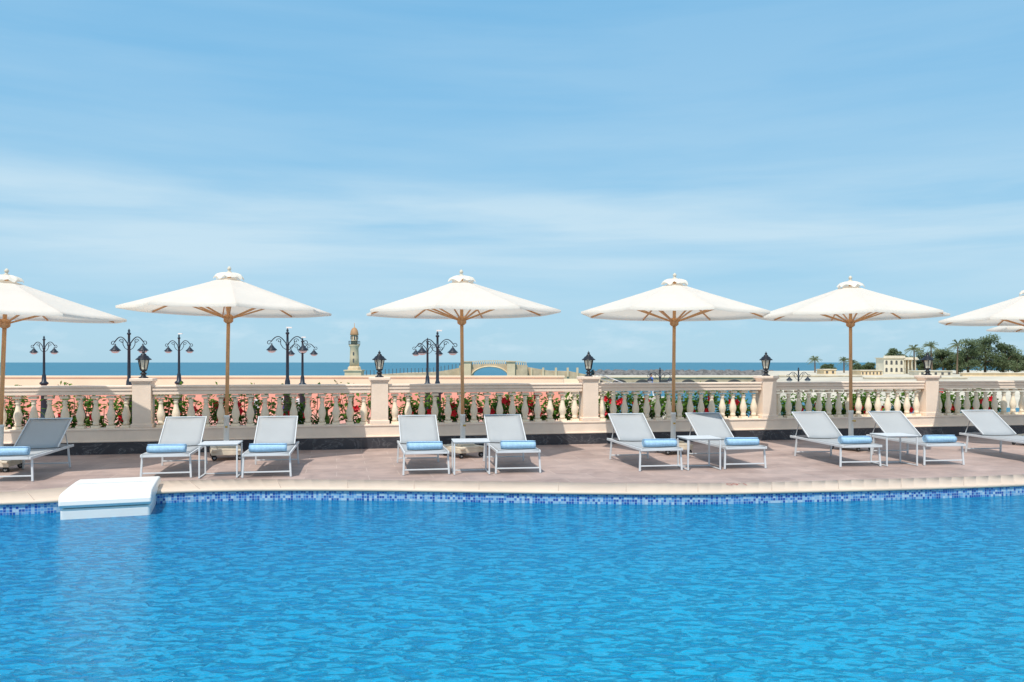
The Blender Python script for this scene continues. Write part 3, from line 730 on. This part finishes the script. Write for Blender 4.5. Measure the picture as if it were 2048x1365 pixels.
for i in range(n + 1):
    x = xl + (xr_ - xl) * i / n
    for (yy, zz_) in ((-6, -4.4), (-4, -3.2), (-2, -2.0), (0, -1.15), (3, -1.2), (6, -4.4)):
        vs.append((x + random.uniform(-.4, .4), 300 + yy + random.uniform(-.6, .6), zz_ + (random.uniform(-.45, .35) if zz_ > -4 else 0)))
mb.add(vs, [(i * 6 + k, (i + 1) * 6 + k, (i + 1) * 6 + k + 1, i * 6 + k + 1) for i in range(n) for k in range(5)])
tag(mb.build('breakwater', M['rock']), 'dark rock breakwater low on the horizon right of the pier', 'breakwater')
vs = []
P = [(1535, 165, 300), (1700, 150, 310), (1900, 145, 320), (2200, 140, 330), (2700, 135, 340)]
for px, za_, zb_ in P:
    vs += [(at(px, za_ - 40).x, za_ - 40, -4.4), (at(px, za_).x, za_, -1.9), (at(px, za_ + 40).x, za_ + 40, -1.5), (at(px, zb_).x, zb_, -1.5), (at(px, zb_ + 10).x, zb_ + 10, -4.4)]
struct(MB().add(vs, [(i * 5 + k, (i + 1) * 5 + k, (i + 1) * 5 + k + 1, i * 5 + k + 1) for i in range(len(P) - 1) for k in range(4)]).build('shore', M['sand']), 'sandy shore on the right of the bay', 'shore')
ZV = 225.
x0, x1 = at(1768, ZV).x, at(1808, ZV).x; zt = zy(717, ZV) + 1.5; w = x1 - x0
t = empty('villa', (x0, ZV, -1.5), 0, 'cream two storey villa with arches and a columned porch among the palms', 'villa')
MB().box((w / 2, 2.5, zt / 2), (w, 5, zt)).build('wall', M['villa'], t)
MB().box((w / 2, 2.5, zt + .1), (w + .6, 5.6, .2)).box((w / 2, -.2, zt + .45), (w + .4, .15, .5)).build('roof_parapet', M['palewall'], t)
for k in range(4):
    x = w * (k + .5) / 4
    for zc in (1.1, 3.1):
        MB().extr([(x - .30, zc - .6), (x + .30, zc - .6), (x + .30, zc + .3), (x + .16, zc + .52), (x - .16, zc + .52), (x - .30, zc + .3)], -.03, .03, 'y').build('window', M['dark'], t)
for k in range(4):
    MB().lathe([(.28, 0), (.2, .2), (.17, 3.6), (.28, 3.8)], c=(w + .4 + k * .95, .3, 0), n=10).build('column', M['villa'], t)
MB().box((w + 1.9, 1.6, 3.95), (4.0, 3.6, .35)).box((w + 1.9, 1.6, 4.3), (3.6, 3.2, .4)).build('porch_roof', M['palewall'], t)
MB().box((w + 1.9, 2.9, 1.9), (3.6, .2, 3.7)).build('porch_wall', M['farstone'], t)
def lowb(name, px0, px1, ptop, Z, mat, label, cat, dep=5, wins=0):
    a, b = at(px0, Z).x, at(px1, Z).x; g = -1.6; h = zy(ptop, Z) - g
    t = empty(name, (a, Z, g), 0, label, cat)
    MB().box(((b - a) / 2, dep / 2, h / 2), (b - a, dep, h)).build('wall', mat, t)
    MB().box(((b - a) / 2, dep / 2, h + .09), (b - a + .4, dep + .4, .18)).build('roof' if wins else 'coping_stone', M['palewall'], t)
    for k in range(wins): MB().box(((b - a) * (k + .5) / wins, -.02, h * .5), ((b - a) / wins * .35, .08, h * .5)).build('window', M['dark'], t)
    return t
lowb('low_building', 1722, 1765, 742, 200, M['farlight'], 'long low sandstone building left of the villa', 'building', wins=6)
lowb('low_building', 1838, 1905, 743, 196, M['palewall'], 'flat pale low building right of the villa below the palms', 'building', wins=5)
lowb('shore_wall', 1560, 1725, 752, 182, M['palewall'], 'pale low wall along the shore left of the low buildings', 'wall', dep=1)
lowb('shore_wall', 1925, 2120, 747, 185, M['farlight'], 'tan low shore wall under the dark trees at far right', 'wall', dep=1)
lowb('kiosk', 1648, 1672, 740, 215, M['farlight'], 'tiny tan kiosk between the small distant palms', 'kiosk', wins=2)
lowb('shore_wall', 1730, 1935, 756, 160, M['palewall'], 'pale low wall in front of the low buildings on the shore', 'wall', dep=1)

# ------------------------------------------------------------------ far trees
def make_palm(h, fl, nf=34):
    t = empty('palm_tree', (0, 0, 0)); bx_ = random.uniform(-.5, .5)
    MB().tube([(0, 0, 0), (bx_ * .3, 0, h * .4), (bx_, 0, h)], [.26, .2, .16], 8).build('trunk', M['trunk'], t)
    lf = MB(); c = Vector((bx_, 0, h))
    for k in range(nf):
        a = random.uniform(0, 2 * math.pi); el = random.uniform(-.35, 1.25)
        d = Vector((math.cos(a) * math.cos(el), math.sin(a) * math.cos(el), math.sin(el))); sd = d.cross(Vector((0, 0, 1))).normalized()
        L_ = fl * random.uniform(.8, 1.1)
        for j in range(9):
            u = (j + .6) / 9.6; q_ = c + d * L_ * u - Vector((0, 0, L_ * .5 * u * u))
            for s1 in (-1, 1):
                e = q_ + (sd * s1 * .42 + d * .25) * fl * .28 * (1.1 - u * .7) - Vector((0, 0, .12 * fl))
                lf.add([tuple(q_ - d * .07), tuple(e), tuple(q_ + d * .11)], [(0, 1, 2)])
            if j < 8:
                u2 = (j + 1.6) / 9.6; q2 = c + d * L_ * u2 - Vector((0, 0, L_ * .5 * u2 * u2)); lf.add([tuple(q_ + sd * .03), tuple(q2), tuple(q_ - sd * .03)], [(0, 1, 2)])
    lf.build('crown', M['leaf_farpalm'], t); return t
random.seed(11)
pl = [(1630, 250, 712, 'small palm tree, leftmost of the far shore palms'), (1688, 245, 714, 'small palm tree left of the villa, second from the left'), (1706, 250, 719, 'shortest palm tree just right of the second small palm'), (1829, 220, 688, 'tall palm tree right behind the villa porch'), (1864, 220, 683, 'tall palm tree behind the rightmost pillar lantern'), (1914, 215, 680, 'tallest palm tree left of the dark leafy trees'), (2034, 220, 710, 'low palm tree at the right edge in front of the dark trees')]
for px, Z, top, lab in pl:
    fl = 2.9 if top < 700 else 2.4
    h = zy(top, Z) + 1.5 - fl * .45
    t = make_palm(h, fl); t.location = at(px, Z, -1.5); tag(t, lab, 'palm tree', 'palms on the far shore')
def make_tree(h, w, ncl=16):
    t = empty('leafy_tree', (0, 0, 0)); lf = MB(); tr = MB()
    tr.tube([(0, 0, 0), (.1, 0, h * .3), (.2, .1, h * .55)], [.35, .27, .15], 8)
    for k in range(ncl):
        a = random.uniform(0, 2 * math.pi); rr = w * math.sqrt(random.uniform(.02, 1)) * .75; z = h * random.uniform(.18, .90)
        if z > h * .7: rr *= .65
        c = Vector((rr * math.cos(a), rr * math.sin(a), z)); rad = w * random.uniform(.24, .38)
        tr.tube([(.1, 0, h * .3), tuple(c * .6 + Vector((0, 0, h * .15))), tuple(c)], [.12, .07, .03], 5)
        for j in range(170):
            d = Vector((random.gauss(0, 1), random.gauss(0, 1), random.gauss(0, 1))).normalized() * rad * random.uniform(.55, 1.08); d.z *= .75
            leaf(lf, c + d, Vector((random.gauss(0, 1), random.gauss(0, 1), random.gauss(0, .6))), random.uniform(.32, .55), random.uniform(.25, .4))
    tr.build('trunk', M['trunk'], t); lf.build('crown', M['leaf_far'], t); return t
tl = [(1789, 235, 695, 3.4, 'dark round leafy tree behind the left end of the villa'), (1848, 238, 698, 3.4, 'leafy tree between the two tall palms right of the villa'), (1886, 232, 698, 3.6, 'leafy tree between the tall palms and the dark grove'), (1936, 222, 675, 4.6, 'tall dark leafy tree, left one of the grove at far right'), (1970, 224, 668, 5.2, 'tallest dark leafy tree in the grove at far right'), (2006, 221, 684, 4.4, 'dark leafy tree on the right side of the grove'), (2030, 229, 708, 3.6, 'low leafy tree just right of the dark grove'), (2058, 228, 710, 3.6, 'low leafy tree cut by the right edge of the photo'), (1740, 240, 726, 2.4, 'low shrub like tree left of the villa'), (1655, 250, 729, 2.6, 'low shrubby tree beside the leftmost small palms'), (1716, 246, 729, 2.4, 'small low tree just right of the small palms'), (1812, 242, 705, 3.0, 'low leafy tree behind the villa roof right end'), (1915, 228, 705, 3.8, 'low leafy tree at the foot of the tallest palm')]
for px, Z, top, w, lab in tl:
    t = make_tree(zy(top, Z) + 1.5, w, 28 if w > 3.5 else 18); t.location = at(px, Z, -1.5); tag(t, lab, 'tree', 'leafy trees on the far shore')

# ------------------------------------------------------------------ people
def tubeperson(loc, rz, top, bottom, label, stride=.18):
    t = empty('person', loc, rz, label, 'person')
    def chain(mb, pts, rs, n=10): mb.tube(cr([Vector(p) for p in pts], 3), [rs[min(int(i / 3), len(rs) - 1)] * (1 - (i / 3 % 1)) + rs[min(int(i / 3) + 1, len(rs) - 1)] * (i / 3 % 1) for i in range((len(pts) - 1) * 3 + 1)], n)
    body = MB()
    chain(body, [(0, 0, .88), (0, 0, 1.1), (0, 0, 1.35), (0, 0, 1.42), (0, -.01, 1.5), (0, -.02, 1.60), (0, -.01, 1.69)], [.14, .12, .15, .07, .055, .088, .04], 12)
    for sx in (-1, 1):
        y = sx * stride
        chain(body, [(sx * .08, 0, .92), (sx * .09, -y * .5, .5), (sx * .09, -y, .08), (sx * .09, -y - .16, .03)], [.085, .055, .04, .03])
        chain(body, [(sx * .17, 0, 1.38), (sx * .21, .02, 1.12), (sx * .22, y * .4 - .04, .86), (sx * .22, y * .4 - .06, .78)], [.05, .038, .027, .03], 8)
        for k in range(5):
            fx = sx * .22 + (k - 2) * .012; body.tube([(fx, y * .4 - .06, .78), (fx, y * .4 - .075, .73), (fx, y * .4 - .07, .70 + .01 * abs(k - 2))], [.008, .007, .005], 5)
    body.build('body', M['skin'], t)
    sh = MB(); chain(sh, [(0, 0, .90), (0, 0, 1.1), (0, 0, 1.36), (0, 0, 1.44)], [.165, .145, .175, .08], 12)
    for sx in (-1, 1): chain(sh, [(sx * .12, 0, 1.39), (sx * .19, .01, 1.27), (sx * .215, .02, 1.12)], [.07, .06, .055], 8)
    sh.build('shirt', top, t)
    tr = MB()
    chain(tr, [(0, 0, .86), (0, 0, .98)], [.15, .15], 12)
    for sx in (-1, 1): chain(tr, [(sx * .08, 0, .92), (sx * .09, -sx * stride * .5, .5), (sx * .09, -sx * stride, .1)], [.105, .075, .06])
    tr.build('trousers', bottom, t)
    MB().lathe([(.075, 1.585), (.097, 1.62), (.09, 1.68), (.05, 1.72), (.01, 1.73)], c=(0, .012, 0), n=12).build('hair', M['hair'], t)
    return t
tubeperson(at(513, 49, -2), R(80), M['cloth_white'], M['cloth_dark'], 'person in a white top walking on the promenade, seen left of the third lounger')
tubeperson(at(598, 50, -2), R(-70), M['cloth_white'], M['cloth_white'], 'person dressed all in white walking on the promenade right of the third lounger')
tubeperson(at(571, 52, -2), R(20), M['cloth_white'], M['cloth_blue'], 'person in white top and blue trousers between two other walkers')
pb = at(1302, 60); gz = zy(747, 60) - 1.73
tubeperson((pb.x, 60, gz), R(60), M['cloth_blue'], M['cloth_white'], 'person in a blue top standing beside the low quay lamp')
t = empty('quay_steps', (pb.x, 60, -3.5), 0, 'pale stone landing on the quay that the person in blue stands on', 'steps')
MB().box((0, 0, (gz + 3.5) / 2), (2.4, 2.0, gz + 3.5)).build('landing', M['quay'], t)
for k in range(1, 4): MB().box((1.2 + .5 * k - .25, 0, (gz + 3.5 - .35 * k) / 2), (.5, 2.0, gz + 3.5 - .35 * k)).build('step', M['quay'], t)

# ------------------------------------------------------------------ world
wd = bpy.data.worlds.new('World'); S.world = wd; wd.use_nodes = True; nt = wd.node_tree
bg = nt.nodes['Background']; bg.inputs[1].default_value = .1
SEL, SAZ = 58., 200.
sky = N(nt, 'ShaderNodeTexSky', sky_type='NISHITA'); sky.sun_disc = False; sky.sun_elevation = R(SEL); sky.sun_rotation = R(SAZ); sky.dust_density = .6; sky.ozone_density = 1.5
tc = N(nt, 'ShaderNodeTexCoord'); sp = N(nt, 'ShaderNodeSeparateXYZ'); L(nt, tc.outputs['Generated'], sp.inputs[0])
grad = ramp(nt, sp.outputs[2], [(0, (.44, .70, .86)), (.06, (.38, .67, .87)), (.18, (.32, .63, .88)), (.30, (.24, .56, .86)), (.42, (.20, .52, .84)), (.6, (.36, .56, .82)), (1, (.50, .64, .86))])
gm = N(nt, 'ShaderNodeVectorMath', operation='SCALE'); L(nt, grad, gm.inputs[0]); gm.inputs['Scale'].default_value = 10.
base = mix_rgb(nt, .88, sky.outputs[0], gm.outputs[0])
at2 = math_n(nt, 'ARCTAN2', sp.outputs[0], sp.outputs[1])
cv = N(nt, 'ShaderNodeCombineXYZ'); L(nt, math_n(nt, 'MULTIPLY', at2, 1.0), cv.inputs[0]); L(nt, math_n(nt, 'MULTIPLY', sp.outputs[2], 10.), cv.inputs[1]); cv.inputs[2].default_value = 3.7
n1 = noise_n(nt, cv.outputs[0], 1.9, 8, .54, .25)
band = ramp(nt, sp.outputs[2], [(0, .1), (.06, .3), (.10, .75), (.12, 1.0), (.185, .95), (.225, .3), (.33, .22), (.5, .1)])
cm = math_n(nt, 'MULTIPLY', ramp(nt, n1, [(.34, .1), (.62, 1.)]), band)
mp2 = N(nt, 'ShaderNodeMapping'); mp2.inputs['Scale'].default_value = (1, 1, 3.2); L(nt, tc.outputs['Generated'], mp2.inputs[0])
n2 = noise_n(nt, mp2.outputs[0], 11, 6, .6)
low = ramp(nt, sp.outputs[2], [(0, 0.), (.015, .8), (.04, .9), (.07, 0.)])
cm2 = math_n(nt, 'MULTIPLY', ramp(nt, n2, [(.50, 0.), (.68, .6)]), low)
cmt = math_n(nt, 'ADD', math_n(nt, 'MULTIPLY', cm, .8), cm2, clamp=True)
cc = N(nt, 'ShaderNodeCombineXYZ'); cc.inputs[0].default_value = 6.2; cc.inputs[1].default_value = 8.0; cc.inputs[2].default_value = 9.1
L(nt, mix_rgb(nt, cmt, base, cc.outputs[0]), bg.inputs[0])

sd = bpy.data.lights.new('Sun', 'SUN'); sd.energy = 3.7; sd.angle = R(.6); sd.color = (1, .95, .87)
so = bpy.data.objects.new('Sun', sd); C.objects.link(so)
dirv = Vector((math.sin(R(SAZ)) * math.cos(R(SEL)), math.cos(R(SAZ)) * math.cos(R(SEL)), math.sin(R(SEL))))
so.rotation_euler = dirv.to_track_quat('Z', 'Y').to_euler()

cd = bpy.data.cameras.new('Camera'); cam = bpy.data.objects.new('Camera', cd); C.objects.link(cam); S.camera = cam
cam.location = (0, 0, H); cam.rotation_euler = (R(90), 0, 0); cd.sensor_width = 36; cd.lens = 36 * F / 2048; cd.shift_y = 42.5 / 2048; cd.clip_start = .1; cd.clip_end = 40000
S.view_settings.view_transform = 'Standard'; S.view_settings.look = 'None'; S.view_settings.exposure = 0
